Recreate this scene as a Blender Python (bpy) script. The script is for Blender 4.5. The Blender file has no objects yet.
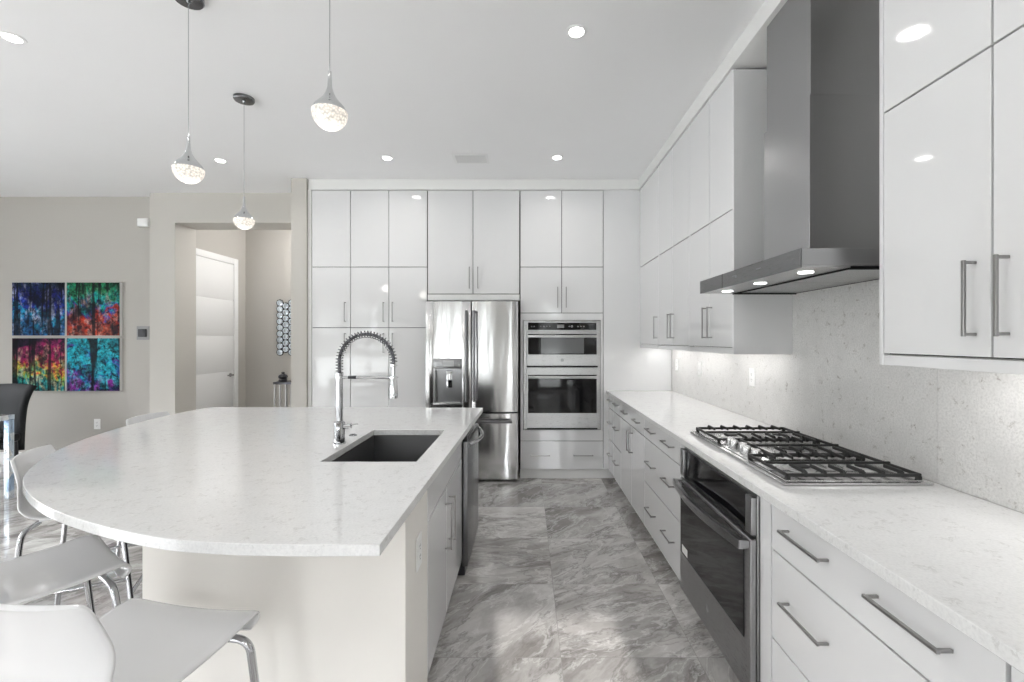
import bpy, bmesh, math, random
from mathutils import Vector, Matrix
random.seed(4)
PI = math.pi
SC = bpy.context.scene
COL = SC.collection

# ------------------------------------------------------------------ camera
F, CX, CY, CZ = 455.0, 526.0, 339.5, 1.41          # focal length and vanishing point in 1024x682 pixels
cam = bpy.data.cameras.new('camera')
cam.sensor_fit = 'HORIZONTAL'; cam.sensor_width = 36.0
cam.lens = 36.0 * F / 1024.0
cam.shift_x = -(CX - 512.0) / 1024.0
cam.shift_y = (CY - 341.0) / 1024.0
cam.clip_start = 0.02
camo = bpy.data.objects.new('camera', cam); COL.objects.link(camo)
camo.location = (0, 0, CZ); camo.rotation_euler = (PI / 2, 0, 0)
SC.camera = camo

# ------------------------------------------------------------------ world, exposure
SC.view_settings.view_transform = 'Standard'
SC.view_settings.look = 'None'
SC.view_settings.gamma = 1.0
SC.view_settings.use_curve_mapping = False
SC.view_settings.exposure = 0.80
SC.cycles.use_denoising = True
SC.cycles.max_bounces = 10
SC.cycles.diffuse_bounces = 6
SC.cycles.glossy_bounces = 5
SC.cycles.caustics_reflective = False
SC.cycles.caustics_refractive = False
SC.cycles.sample_clamp_indirect = 6.0
W = bpy.data.worlds.new('sky'); SC.world = W; W.use_nodes = True
wn = W.node_tree.nodes; wl = W.node_tree.links; wn.clear()
wo = wn.new('ShaderNodeOutputWorld'); wb = wn.new('ShaderNodeBackground')
wtc = wn.new('ShaderNodeTexCoord'); wsx = wn.new('ShaderNodeSeparateXYZ'); wl.new(wtc.outputs['Generated'], wsx.inputs[0])
def wmath(op, a, b):
    n = wn.new('ShaderNodeMath'); n.operation = op
    for i, v in enumerate((a, b)):
        if isinstance(v, (int, float)): n.inputs[i].default_value = v
        else: wl.new(v, n.inputs[i])
    return n.outputs[0]
def wramp(fac, stops):
    r = wn.new('ShaderNodeValToRGB'); wl.new(fac, r.inputs[0]); cr = r.color_ramp
    cr.elements[0].position, cr.elements[0].color = stops[0][0], (*stops[0][1], 1)
    cr.elements[1].position, cr.elements[1].color = stops[-1][0], (*stops[-1][1], 1)
    for p, c in stops[1:-1]: cr.elements.new(p).color = (*c, 1)
    return r.outputs[0]
def wnoise(scale, detail):
    n = wn.new('ShaderNodeTexNoise'); wl.new(wtc.outputs['Generated'], n.inputs['Vector'])
    n.inputs['Scale'].default_value = scale; n.inputs['Detail'].default_value = detail; return n.outputs[0]
sky = wramp(wmath('ADD', wmath('MULTIPLY', wsx.outputs['Z'], .5), .5), [(0, (.30, .30, .31)), (.5, (.42, .42, .43)), (.53, (.97, .985, 1.0)), (1, (.86, .92, 1.0))])
leaf = wramp(wnoise(42, 6), [(.40, (.03, .032, .031)), (.56, (.14, .145, .14)), (.68, (.36, .38, .40))])
edge = wmath('ADD', wsx.outputs['Z'], wmath('MULTIPLY', wmath('SUBTRACT', wnoise(9, 5), .5), .38))
treemask = wramp(edge, [(0.0, (1, 1, 1)), (.17, (1, 1, 1)), (.21, (0, 0, 0))])
wmx = wn.new('ShaderNodeMix'); wmx.data_type = 'RGBA'
wl.new(treemask, wmx.inputs[0]); wl.new(sky, wmx.inputs[6]); wl.new(leaf, wmx.inputs[7])
wl.new(wmx.outputs[2], wb.inputs[0]); wb.inputs[1].default_value = 11.0
wl.new(wb.outputs[0], wo.inputs[0])

sun = bpy.data.lights.new('sun', 'SUN'); sun.energy = 3.0; sun.angle = math.radians(.6); sun.color = (1, .97, .93)
suno = bpy.data.objects.new('sun', sun); COL.objects.link(suno); suno.location = (1, -6, 5)
suno.rotation_euler = Vector((-.0885, 1.0, -.425)).to_track_quat('-Z', 'Y').to_euler()
P_DOWN, P_UNDER, P_HOOD, P_PEND = 1.7, 0.46, 0.06, 0.6

# ------------------------------------------------------------------ materials
MATS = {}
def mat(name, col=(.8, .8, .8), rough=.5, metal=0.0, coat=0.0, emis=None, estr=0.0, spec=.5, trans=0.0, ior=1.45):
    m = bpy.data.materials.new(name); m.use_nodes = True
    b = m.node_tree.nodes['Principled BSDF']
    b.inputs['Base Color'].default_value = (*col, 1)
    b.inputs['Roughness'].default_value = rough
    b.inputs['Metallic'].default_value = metal
    b.inputs['Coat Weight'].default_value = coat
    b.inputs['Coat Roughness'].default_value = .03
    b.inputs['Specular IOR Level'].default_value = spec
    b.inputs['Transmission Weight'].default_value = trans
    b.inputs['IOR'].default_value = ior
    if emis:
        b.inputs['Emission Color'].default_value = (*emis, 1)
        b.inputs['Emission Strength'].default_value = estr
    MATS[name] = m
    return m

class NT:
    """small helper round a material's node tree"""
    def __init__(s, m): s.m = m; s.n = m.node_tree.nodes; s.l = m.node_tree.links; s.b = s.n['Principled BSDF']
    def new(s, t, **kw):
        n = s.n.new(t)
        for k, v in kw.items(): setattr(n, k, v)
        return n
    def link(s, a, b): s.l.new(a, b)
    def coord(s, scale=(1, 1, 1), rot=(0, 0, 0), loc=(0, 0, 0), src='Object'):
        t = s.new('ShaderNodeTexCoord'); mp = s.new('ShaderNodeMapping')
        mp.inputs['Scale'].default_value = scale; mp.inputs['Rotation'].default_value = rot; mp.inputs['Location'].default_value = loc
        s.link(t.outputs[src], mp.inputs[0]); return mp.outputs[0]
    def noise(s, vec, scale, detail=4, rough=.55, dist=0.0):
        n = s.new('ShaderNodeTexNoise'); s.link(vec, n.inputs['Vector'])
        n.inputs['Scale'].default_value = scale; n.inputs['Detail'].default_value = detail
        n.inputs['Roughness'].default_value = rough; n.inputs['Distortion'].default_value = dist
        return n
    def ramp(s, fac, stops, interp='LINEAR'):
        r = s.new('ShaderNodeValToRGB'); s.link(fac, r.inputs[0]); cr = r.color_ramp; cr.interpolation = interp
        while len(cr.elements) > 1: cr.elements.remove(cr.elements[-1])
        for i, (p, c) in enumerate(stops):
            if not isinstance(c, tuple): c = (c, c, c)
            el = cr.elements[0] if i == 0 else cr.elements.new(p)
            el.position = p; el.color = (*c, 1)
        return r.outputs[0]
    def math(s, op, a, b=None, c=None):
        n = s.new('ShaderNodeMath', operation=op)
        for i, v in enumerate((a, b, c)):
            if v is None: continue
            if isinstance(v, (int, float)): n.inputs[i].default_value = v
            else: s.link(v, n.inputs[i])
        return n.outputs[0]
    def mix(s, fac, a, b, blend='MIX'):
        n = s.new('ShaderNodeMix', data_type='RGBA', blend_type=blend)
        for i, v in ((0, fac), (6, a), (7, b)):
            if isinstance(v, (int, float)): n.inputs[i].default_value = v
            elif isinstance(v, tuple): n.inputs[i].default_value = (*v, 1)
            else: s.link(v, n.inputs[i])
        return n.outputs[2]
    def bump(s, h, strength=.1, dist=.002):
        n = s.new('ShaderNodeBump'); s.link(h, n.inputs['Height'])
        n.inputs['Strength'].default_value = strength; n.inputs['Distance'].default_value = dist
        s.link(n.outputs[0], s.b.inputs['Normal'])

mat('white_gloss', (.745, .745, .75), .06, coat=.5)                     # lacquered doors
mat('white_carcass', (.62, .62, .62), .5)
mat('gap_shade', (.03, .03, .03), .7)  # carcass colour near black: shade in the gaps between fronts painted in
mat('white_matte', (.80, .80, .79), .45)
mat('white_trim', (.80, .80, .80), .35)
mat('vent_grey', (.66, .66, .66), .5)
mat('plate_white', (.85, .85, .84), .3)
mat('plastic_white', (.72, .72, .725), .16, coat=.6)
mat('chrome', (.66, .67, .68), .07, 1.0)
mat('chrome_mid', (.48, .485, .50), .09, 1.0)
mat('steel_bright', (.62, .62, .62), .25, 1.0)
mat('chrome_dark', (.22, .225, .235), .15, 1.0)
mat('nickel', (.33, .325, .32), .28, 1.0)
mat('black_glass', (.006, .006, .007), .05, spec=.45)
mat('black_gap', (.01, .01, .01), .6)
mat('cast_iron', (.03, .03, .03), .5)
mat('burner_grey', (.55, .55, .55), .35, .9)
mat('dark_leather', (.012, .013, .015), .5, spec=.3)
mat('dark_metal', (.10, .10, .11), .3, 1.0)
mat('dark_plastic', (.03, .03, .035), .35)
mat('grey_plastic', (.28, .28, .28), .35)
mat('window_tint', (.16, .165, .17), .12, coat=.6)
mat('display_pale', (.55, .56, .57), .3)
mat('display', (.35, .37, .38), .25)
mat('lamp_glow', (1, 1, 1), .4, emis=(1, .98, .95), estr=6)
mat('hood_glow', (1, 1, 1), .4, emis=(1, .98, .95), estr=4)
mat('sticker', (.82, .82, .80), .5)
mat('ground', (.35, .35, .33), .9)
mat('mirror', (.75, .82, .88), .03, 1.0)
mat('outlet_hole', (.05, .05, .05), .6)

def brushed(name, col, rough, axis):
    m = mat(name, col, rough, 1.0); t = NT(m)
    sc = [900, 900, 900]; sc[axis] = 14
    n = t.noise(t.coord(tuple(sc)), 1.0, 3, .6)
    t.link(t.ramp(n.outputs[0], [(.25, rough * .95), (.75, rough * 1.06)]), t.b.inputs['Roughness'])
    t.link(t.mix(n.outputs[0], tuple(c * .98 for c in col), tuple(min(1, c * 1.02) for c in col)), t.b.inputs['Base Color'])
    return m
brushed('steel', (.46, .46, .46), .28, 0)
brushed('steel_side', (.52, .52, .52), .26, 1)
brushed('steel_fridge', (.70, .70, .70), .17, 0)
NTf = NT(MATS['steel_fridge'])
nf = NTf.noise(NTf.coord((5, 1, 1.1)), 1.0, 2, .5); NTf.bump(nf.outputs[0], .35, .02)   # slightly wavy sheet
brushed('steel_hood', (.40, .40, .405), .32, 1)
brushed('steel_dark', (.20, .20, .205), .28, 1)
brushed('steel_sink', (.26, .26, .265), .38, 1)
brushed('steel_oven', (.33, .33, .335), .28, 1)

# wall paint
def paint(name, col):
    m = mat(name, col, .75); t = NT(m)
    n = t.noise(t.coord(), 140, 2); t.bump(n.outputs[0], .08, .001)
    n2 = t.noise(t.coord(), 1.2, 3)
    t.link(t.mix(n2.outputs[0], tuple(c * .97 for c in col), tuple(c * 1.02 for c in col)), t.b.inputs['Base Color'])
paint('paint_beige', (.45, .43, .40))
paint('paint_beige_lit', (.53, .51, .475))  # beige lifted: brighter light on portal and partition end put into the colour
paint('paint_panel', (.80, .775, .735))
paint('paint_ceiling', (.86, .86, .865))

# quartz: near white with fine short veins
def quartz(name, base, vein, speck, rough, vs, coatw, amount, lo, cloudy):
    m = mat(name, base, rough, coat=coatw); t = NT(m)
    v = t.coord((1, 1, 1))
    warp = t.noise(v, vs * .7, 5, .6)
    mx = t.new('ShaderNodeMix', data_type='VECTOR'); mx.inputs[0].default_value = .12
    t.link(v, mx.inputs[4]); t.link(warp.outputs['Color'], mx.inputs[5])
    n = t.noise(mx.outputs[1], vs * 1.5, 9, .66, .4)
    d = t.math('ABSOLUTE', t.math('SUBTRACT', n.outputs[0], .5))
    line = t.ramp(d, [(0.0, 1.0), (.010, .6), (.024, 0.0)])
    gate = t.ramp(t.noise(v, vs * 3.1, 4, .6).outputs[0], [(lo, 0.0), (lo + .10, 1.0)])
    fine = t.noise(v, 130, 3, .6)
    c1 = t.mix(t.ramp(fine.outputs[0], [(.42, 0.0), (.72, 1.0)]), base, speck)
    cloud = t.noise(v, vs * 1.4, 6, .65)
    c2 = t.mix(t.ramp(cloud.outputs[0], [(.35, 0.0), (.68, cloudy)]), c1, tuple(b * .82 for b in base))
    f = t.math('MULTIPLY', t.math('MULTIPLY', line, gate), amount)
    t.link(t.mix(f, c2, vein), t.b.inputs['Base Color'])
quartz('quartz_top', (.80, .80, .795), (.50, .49, .48), (.71, .71, .71), .10, 9.0, .3, .6, .50, .25)
quartz('quartz_splash', (.76, .75, .735), (.28, .25, .22), (.58, .57, .56), .22, 8.0, .2, .75, .55, .6)

# marble-look porcelain floor, 0.6 m tiles
def floor_mat():
    m = mat('floor_tile', (.5, .48, .46), .10, coat=.0); t = NT(m)
    tc = t.new('ShaderNodeTexCoord'); sep = t.new('ShaderNodeSeparateXYZ'); t.link(tc.outputs['Object'], sep.inputs[0])
    S = .605
    tx = t.math('DIVIDE', t.math('SUBTRACT', sep.outputs[0], .155), S); ty = t.math('DIVIDE', t.math('SUBTRACT', sep.outputs[1], 2.017), S)
    ix = t.math('FLOOR', tx); iy = t.math('FLOOR', ty)
    comb = t.new('ShaderNodeCombineXYZ'); t.link(ix, comb.inputs[0]); t.link(iy, comb.inputs[1])
    wnz = t.new('ShaderNodeTexWhiteNoise', noise_dimensions='3D'); t.link(comb.outputs[0], wnz.inputs['Vector'])
    off = t.new('ShaderNodeVectorMath', operation='SCALE'); t.link(wnz.outputs['Color'], off.inputs[0]); off.inputs['Scale'].default_value = 40
    add = t.new('ShaderNodeVectorMath', operation='ADD'); t.link(tc.outputs['Object'], add.inputs[0]); t.link(off.outputs[0], add.inputs[1])
    rot = t.new('ShaderNodeVectorRotate', rotation_type='Z_AXIS'); t.link(tc.outputs['Object'], rot.inputs[0])
    ang = t.math('ADD', t.math('MULTIPLY', wnz.outputs['Value'], 1.3), -1.2); t.link(ang, rot.inputs['Angle'])
    add2 = t.new('ShaderNodeVectorMath', operation='ADD'); t.link(rot.outputs[0], add2.inputs[0]); t.link(off.outputs[0], add2.inputs[1])
    mp = t.new('ShaderNodeMapping'); t.link(add2.outputs[0], mp.inputs[0]); mp.inputs['Scale'].default_value = (.95, 2.3, 1)
    w1 = t.noise(mp.outputs[0], 1.6, 5, .6)
    mx = t.new('ShaderNodeMix', data_type='VECTOR'); mx.inputs[0].default_value = .45
    t.link(mp.outputs[0], mx.inputs[4]); t.link(w1.outputs['Color'], mx.inputs[5])
    n1 = t.noise(mx.outputs[1], 2.3, 8, .62, .5)
    n2 = t.noise(mx.outputs[1], 3.2, 8, .62, .8)
    base = t.ramp(n1.outputs[0], [(.28, (.15, .137, .13)), (.41, (.33, .312, .298)), (.52, (.48, .46, .445)), (.68, (.68, .665, .65))])
    vein = t.math('ABSOLUTE', t.math('SUBTRACT', n2.outputs[0], .5))
    vl = t.ramp(vein, [(0.0, 1.0), (.010, .55), (.035, 0.0)])
    c = t.mix(t.math('MULTIPLY', vl, .55), base, (.78, .77, .755))
    n5 = t.noise(mx.outputs[1], 2.7, 8, .62, .7)
    dk = t.ramp(t.math('ABSOLUTE', t.math('SUBTRACT', n5.outputs[0], .47)), [(0.0, 1.0), (.010, .5), (.035, 0.0)])
    c = t.mix(t.math('MULTIPLY', dk, .55), c, (.14, .128, .12))
    tone = t.math('ADD', t.math('MULTIPLY', wnz.outputs['Value'], .28), .88)
    cm = t.new('ShaderNodeVectorMath', operation='SCALE'); t.link(c, cm.inputs[0]); t.link(tone, cm.inputs['Scale'])
    fx = t.math('FRACT', tx); fy = t.math('FRACT', ty)
    ex = t.math('MINIMUM', fx, t.math('SUBTRACT', 1.0, fx)); ey = t.math('MINIMUM', fy, t.math('SUBTRACT', 1.0, fy))
    g = t.math('LESS_THAN', t.math('MINIMUM', ex, ey), .0022)
    t.link(t.mix(g, cm.outputs[0], (.27, .255, .245)), t.b.inputs['Base Color'])
    t.link(t.math('ADD', t.math('MULTIPLY', g, .4), .07), t.b.inputs['Roughness'])
floor_mat()

# printed canvases: colour by height and a slow noise, dark foliage, pale gaps, dark trunks
def art(name, stops, off, dirn, gap, gapmax, trunks, tw, twist):
    m = mat(name, (.2, .2, .4), .45, spec=.12); t = NT(m)
    v = t.coord((1, 1, 1), loc=off); raw = t.coord()
    sp = t.new('ShaderNodeSeparateXYZ'); t.link(raw, sp.inputs[0])
    n = t.noise(v, 5.5, 7, .62, 1.2)
    grad = t.math('ADD', t.math('MULTIPLY', sp.outputs[0], dirn[0] / .6), t.math('MULTIPLY', sp.outputs[2], dirn[1] / .6))
    k = t.math('ADD', t.math('ADD', grad, .5), t.math('MULTIPLY', t.math('SUBTRACT', n.outputs[0], .5), 1.5))
    c = t.ramp(k, stops)
    n4 = t.noise(t.coord((1.6, 1, .75), loc=off), 8, 7, .65, .6)
    gate = t.ramp(t.math('ADD', grad, t.math('MULTIPLY', t.math('SUBTRACT', n.outputs[0], .5), 1.2)), [(-.0 if gapmax > 1 else .0, 1.0), (gapmax if gapmax < 1 else .99, 0.0)])
    c = t.mix(t.math('MULTIPLY', t.ramp(n4.outputs[0], [(.50, 0.0), (.64, 1.0)]), gate), c, gap)
    n3 = t.noise(v, 22, 7, .72, .5)
    c = t.mix(t.ramp(n3.outputs[0], [(.40, .95), (.60, 0.0)]), c, (.003, .004, .008))
    n6 = t.noise(v, 4.0, 4, .6)
    c = t.mix(t.ramp(n6.outputs[0], [(.36, .9), (.52, 0.0)]), c, (.003, .005, .012))
    ts = t.noise(t.coord((1, 1, .06), rot=(0, twist, 0), loc=off), tw, 2, .5)
    c = t.mix(t.ramp(ts.outputs[0], [(.56, 0.0), (.61, trunks)]), c, (.003, .003, .006))
    t.link(c, t.b.inputs['Base Color'])
art('art_blue', [(0, (.02, .10, .30)), (.25, (.03, .22, .50)), (.42, (.02, .40, .62)), (.56, (.02, .05, .40)), (.75, (.012, .012, .16)), (1, (.01, .03, .07))], (3.1, 0, 1.7), (.15, .9), (.62, .68, .88), .55, .9, 24, .06)
art('art_green', [(0, (.55, .10, .05)), (.22, (.60, .03, .01)), (.36, (.42, .05, .03)), (.46, (.05, .06, .40)), (.6, (.01, .42, .40)), (.78, (.02, .30, .14)), (1, (.02, .10, .03))], (7.3, 0, 4.1), (0, 1), (.60, .35, .30), .4, .9, 26, -.05)
art('art_red', [(0, (.02, .30, .34)), (.20, (.02, .34, .30)), (.34, (.30, .50, .06)), (.43, (.85, .48, .06)), (.52, (.62, .05, .05)), (.66, (.42, .01, .12)), (.85, (.22, .01, .09)), (1, (.02, .01, .03))], (1.3, 0, 8.4), (0, 1), (.70, .66, .40), .42, .9, 24, .07)
art('art_cyan', [(0, (.20, .02, .30)), (.22, (.34, .05, .42)), (.40, (.03, .10, .40)), (.52, (.01, .42, .56)), (.7, (.02, .55, .68)), (1, (.01, .20, .22))], (5.6, 0, 2.2), (.10, .55), (.08, .62, .74), 2, .95, 9, .75)

# clear pane that lets daylight through
gm = bpy.data.materials.new('pane_glass'); gm.use_nodes = True; gm.node_tree.nodes.clear()
go = gm.node_tree.nodes.new('ShaderNodeOutputMaterial'); gx = gm.node_tree.nodes.new('ShaderNodeMixShader')
gt = gm.node_tree.nodes.new('ShaderNodeBsdfTransparent'); gg = gm.node_tree.nodes.new('ShaderNodeBsdfGlossy'); gg.inputs['Roughness'].default_value = .02
gx.inputs[0].default_value = .06
gm.node_tree.links.new(gt.outputs[0], gx.inputs[1]); gm.node_tree.links.new(gg.outputs[0], gx.inputs[2]); gm.node_tree.links.new(gx.outputs[0], go.inputs[0])
MATS['pane_glass'] = gm

# pendant parts
mat('pendant_cap', (.60, .61, .62), .10, .9)
def crystal_mat():
    m = mat('pendant_crystal', (.30, .30, .29), .15, emis=(1, .90, .79), estr=1.0); t = NT(m)
    vo = t.new('ShaderNodeTexVoronoi'); t.link(t.coord(), vo.inputs['Vector']); vo.inputs['Scale'].default_value = 120
    s = t.ramp(vo.outputs['Distance'], [(0.0, 1.0), (.40, .62), (.85, .25)])
    em = t.math('MULTIPLY', s, .80); t.link(em, t.b.inputs['Emission Strength'])
    t.bump(vo.outputs['Distance'], .6, .004)
crystal_mat()
def crackle():
    m = mat('crackle_mirror', (.60, .72, .86), .12, .75); t = NT(m)
    vo = t.new('ShaderNodeTexVoronoi', feature='DISTANCE_TO_EDGE'); t.link(t.coord((1, 1, .7)), vo.inputs['Vector']); vo.inputs['Scale'].default_value = 14
    vc = t.new('ShaderNodeTexVoronoi'); t.link(t.coord((1, 1, .7)), vc.inputs['Vector']); vc.inputs['Scale'].default_value = 14
    c = t.ramp(vc.outputs['Color'], [(.25, (.45, .60, .80)), (.45, (.78, .88, .97)), (.8, (.95, .98, 1.0))])
    t.link(c, t.b.inputs['Base Color']); t.bump(vo.outputs['Distance'], .5, .01)
crackle()

# ------------------------------------------------------------------ mesh helpers
class MB:
    """collects shapes in one bmesh; org is taken off every coordinate so that world numbers can be used"""
    def __init__(s, org=(0, 0, 0)): s.bm = bmesh.new(); s.o = Vector(org)
    def v(s, p): return s.bm.verts.new(Vector(p) - s.o)
    def box(s, x0, x1, y0, y1, z0, z1, bev=0.0, seg=2):
        x0, x1 = min(x0, x1), max(x0, x1); y0, y1 = min(y0, y1), max(y0, y1); z0, z1 = min(z0, z1), max(z0, z1)
        vs = [s.v((x, y, z)) for z in (z0, z1) for y in (y0, y1) for x in (x0, x1)]
        fs = [(0, 2, 3, 1), (4, 5, 7, 6), (0, 1, 5, 4), (2, 6, 7, 3), (0, 4, 6, 2), (1, 3, 7, 5)]
        faces = [s.bm.faces.new([vs[i] for i in f]) for f in fs]
        if bev > 0:
            ed = set(e for f in faces for e in f.edges)
            bmesh.ops.bevel(s.bm, geom=list(ed), offset=bev, segments=seg, affect='EDGES', profile=.5)
        return s
    def prism(s, pts, axis, a0, a1):
        """polygon pts in the two axes other than `axis`, pushed from a0 to a1"""
        def P(p, a):
            q = list(p); q.insert(axis, a); return q
        A = [s.v(P(p, a0)) for p in pts]; B = [s.v(P(p, a1)) for p in pts]; n = len(pts)
        s.bm.faces.new(A[::-1]); s.bm.faces.new(B)
        for i in range(n): s.bm.faces.new((A[i], A[(i + 1) % n], B[(i + 1) % n], B[i]))
        return s
    def tube(s, pts, r, seg=12, cap=True):
        pts = [Vector(p) for p in pts]; n = len(pts); rs = r if isinstance(r, (list, tuple)) else [r] * n
        rings = []; up = None
        for i, p in enumerate(pts):
            d = (pts[min(i + 1, n - 1)] - pts[max(i - 1, 0)]).normalized()
            if up is None:
                up = Vector((0, 0, 1)) if abs(d.z) < .9 else Vector((1, 0, 0))
            a = (up - d * up.dot(d)); a = a.normalized() if a.length > 1e-5 else d.orthogonal().normalized()
            b = d.cross(a); up = a
            rings.append([s.v(p + (a * math.cos(t) + b * math.sin(t)) * rs[i]) for t in [2 * PI * k / seg for k in range(seg)]])
        for A, B in zip(rings, rings[1:]):
            for k in range(seg): s.bm.faces.new((A[k], A[(k + 1) % seg], B[(k + 1) % seg], B[k]))
        if cap: s.bm.faces.new(rings[0][::-1]); s.bm.faces.new(rings[-1])
        return s
    def lathe(s, prof, c, seg=32, axis='z'):
        """prof: list of (radius, height); c: centre"""
        rings = []
        def P(r, h, t):
            a, b = r * math.cos(t), r * math.sin(t)
            if axis == 'z': return (c[0] + a, c[1] + b, c[2] + h)
            if axis == 'y': return (c[0] + a, c[1] + h, c[2] + b)
            return (c[0] + h, c[1] + a, c[2] + b)
        for r, h in prof:
            if r < 1e-6: rings.append([s.v(P(0, h, 0))])
            else: rings.append([s.v(P(r, h, 2 * PI * k / seg)) for k in range(seg)])
        for A, B in zip(rings, rings[1:]):
            for k in range(seg):
                k2 = (k + 1) % seg
                if len(A) == 1 and len(B) == 1: continue
                if len(A) == 1: s.bm.faces.new((A[0], B[k2], B[k]))
                elif len(B) == 1: s.bm.faces.new((A[k], A[k2], B[0]))
                else: s.bm.faces.new((A[k], A[k2], B[k2], B[k]))
        if len(rings[0]) > 1: s.bm.faces.new(rings[0][::-1])
        if len(rings[-1]) > 1: s.bm.faces.new(rings[-1])
        return s
    def build(s, name, material, parent=None, angle=35, mods=None):
        bmesh.ops.recalc_face_normals(s.bm, faces=s.bm.faces[:])
        me = bpy.data.meshes.new(name); s.bm.to_mesh(me); s.bm.free()
        me.polygons.foreach_set('use_smooth', [True] * len(me.polygons))
        me.set_sharp_from_angle(angle=math.radians(angle))
        me.materials.append(MATS[material])
        o = bpy.data.objects.new(name, me); COL.objects.link(o)
        if parent is not None: o.parent = parent
        return o

def arcpts(c, r, a0, a1, n, ua, ub):
    c = Vector(c); ua = Vector(ua); ub = Vector(ub)
    return [c + ua * (r * math.cos(a0 + (a1 - a0) * i / n)) + ub * (r * math.sin(a0 + (a1 - a0) * i / n)) for i in range(n + 1)]
def rounded(pts, r, n=6):
    """polyline with its inner corners rounded"""
    pts = [Vector(p) for p in pts]; out = [pts[0]]
    for a, b, c in zip(pts, pts[1:], pts[2:]):
        u = (a - b).normalized(); w = (c - b).normalized(); rr = min(r, (a - b).length * .45, (c - b).length * .45)
        p0, p1 = b + u * rr, b + w * rr
        for i in range(n + 1):
            t = i / n; out.append(p0 * (1 - t) ** 2 + b * 2 * t * (1 - t) + p1 * t * t)
    out.append(pts[-1]); return out

def catmull(P, n):
    out = []
    P = [Vector(p) for p in P]
    for i in range(len(P) - 1):
        p0, p1, p2, p3 = P[max(i - 1, 0)], P[i], P[i + 1], P[min(i + 2, len(P) - 1)]
        for k in range(n):
            t = k / n; out.append(.5 * ((2 * p1) + (p2 - p0) * t + (2 * p0 - 5 * p1 + 4 * p2 - p3) * t * t + (3 * p1 - p0 - 3 * p2 + p3) * t ** 3))
    out.append(P[-1]); return out
def tag(o, label, cat, group=None):
    o['label'] = label; o['category'] = cat
    if group: o['group'] = group
    return o
def thing(name, label, cat, loc=(0, 0, 0), rz=0.0, group=None):
    o = bpy.data.objects.new(name, None); COL.objects.link(o); o.empty_display_size = .1
    o.location = loc; o.rotation_euler = (0, 0, rz)
    return tag(o, label, cat, group)
def struct(name, mb, m, parent=None):
    o = mb.build(name, m, parent)
    if parent is None: o['kind'] = 'structure'
    return o
def dup(root, loc, rz, label):
    r = root.copy(); COL.objects.link(r); r.location = loc; r.rotation_euler = (0, 0, rz); r['label'] = label
    for ch in list(root.children):
        c = ch.copy(); COL.objects.link(c); c.parent = r
        for g in ch.children:
            d = g.copy(); COL.objects.link(d); d.parent = c
    return r
def lamp(name, kind, loc, energy, size=.1, rot=(0, 0, 0), size_y=None, col=(1, 1, 1), spread=None, parent=None):
    l = bpy.data.lights.new(name, kind); l.energy = energy; l.color = col
    if kind == 'AREA':
        l.shape = 'RECTANGLE' if size_y else 'DISK'; l.size = size
        if size_y: l.size_y = size_y
        if spread: l.spread = spread
    elif kind in ('POINT', 'SPOT'): l.shadow_soft_size = size
    o = bpy.data.objects.new(name, l); COL.objects.link(o); o.location = loc; o.rotation_euler = rot
    if parent is not None: o.parent = parent
    return o

# ------------------------------------------------------------------ levels shared by the room
ZC = 3.03            # ceiling
TOP = .895           # worktops
YB = 4.60            # faces of the back cabinets
XR = 1.475           # face of the backsplash
XF = .835            # faces of the right base cabinets
XU = 1.15            # faces of the right wall cabinets
YL = 5.17            # wall with the pictures
YH = 6.52            # end of the hall
XW, YW = -7.2, -3.4  # left wall, wall behind the camera

# ------------------------------------------------------------------ setting
struct('floor', MB().box(XW - .2, 1.7, YW - .2, YH + .2, -.12, 0), 'floor_tile')
struct('ceiling', MB().box(XW - .2, 1.7, YW - .2, YH + .2, ZC, ZC + .12), 'paint_ceiling')
struct('wall_right', MB().box(1.49, 1.7, YW - .2, YH + .2, 0, ZC), 'paint_beige')
struct('wall_back', MB().box(-2.20, 1.49, 5.2, 5.4, 0, ZC), 'paint_beige')
struct('wall_partition', MB().box(-2.36, -2.2045, 4.57, YH, 0, ZC), 'paint_beige_lit')
struct('wall_left_back', MB().box(XW, -4.16, YL, YL + .2, 0, ZC), 'paint_beige')
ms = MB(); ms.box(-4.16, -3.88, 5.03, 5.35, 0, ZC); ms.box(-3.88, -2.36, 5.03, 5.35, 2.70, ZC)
struct('wall_portal', ms, 'paint_beige_lit')
struct('wall_hall_left', MB().box(-4.16, -4.02, 5.35, YH, 0, ZC), 'paint_beige')
struct('wall_hall_back', MB().box(-4.16, -2.0, YH, YH + .2, 0, ZC), 'paint_beige')
def holed_wall(name, axis, a, b, lo, hi, holes):
    """wall slab between a and b across `axis`; holes are (u0, u1, z0, z1) along the other axis"""
    m = MB()
    def bx(u0, u1, z0, z1):
        if axis == 0: m.box(a, b, u0, u1, z0, z1)
        else: m.box(u0, u1, a, b, z0, z1)
    u = lo
    for (u0, u1, z0, z1) in holes:
        bx(u, u0, 0, ZC)
        if z0 > 0: bx(u0, u1, 0, z0)
        bx(u0, u1, z1, ZC); u = u1
    bx(u, hi, 0, ZC)
    return struct(name, m, 'paint_beige')
HB = [(-5.9, -3.6, .05, 2.4), (-2.45, -1.15, .05, 2.35), (.30, 1.01, .05, 2.55)]
HL = [(-2.8, 1.3, .05, 2.6), (1.9, 3.5, .05, 2.55)]
holed_wall('wall_behind', 1, YW - .2, YW, XW, 1.49, HB)
holed_wall('wall_left', 0, XW - .2, XW, YW, YL + .2, HL)
k = 0
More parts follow.
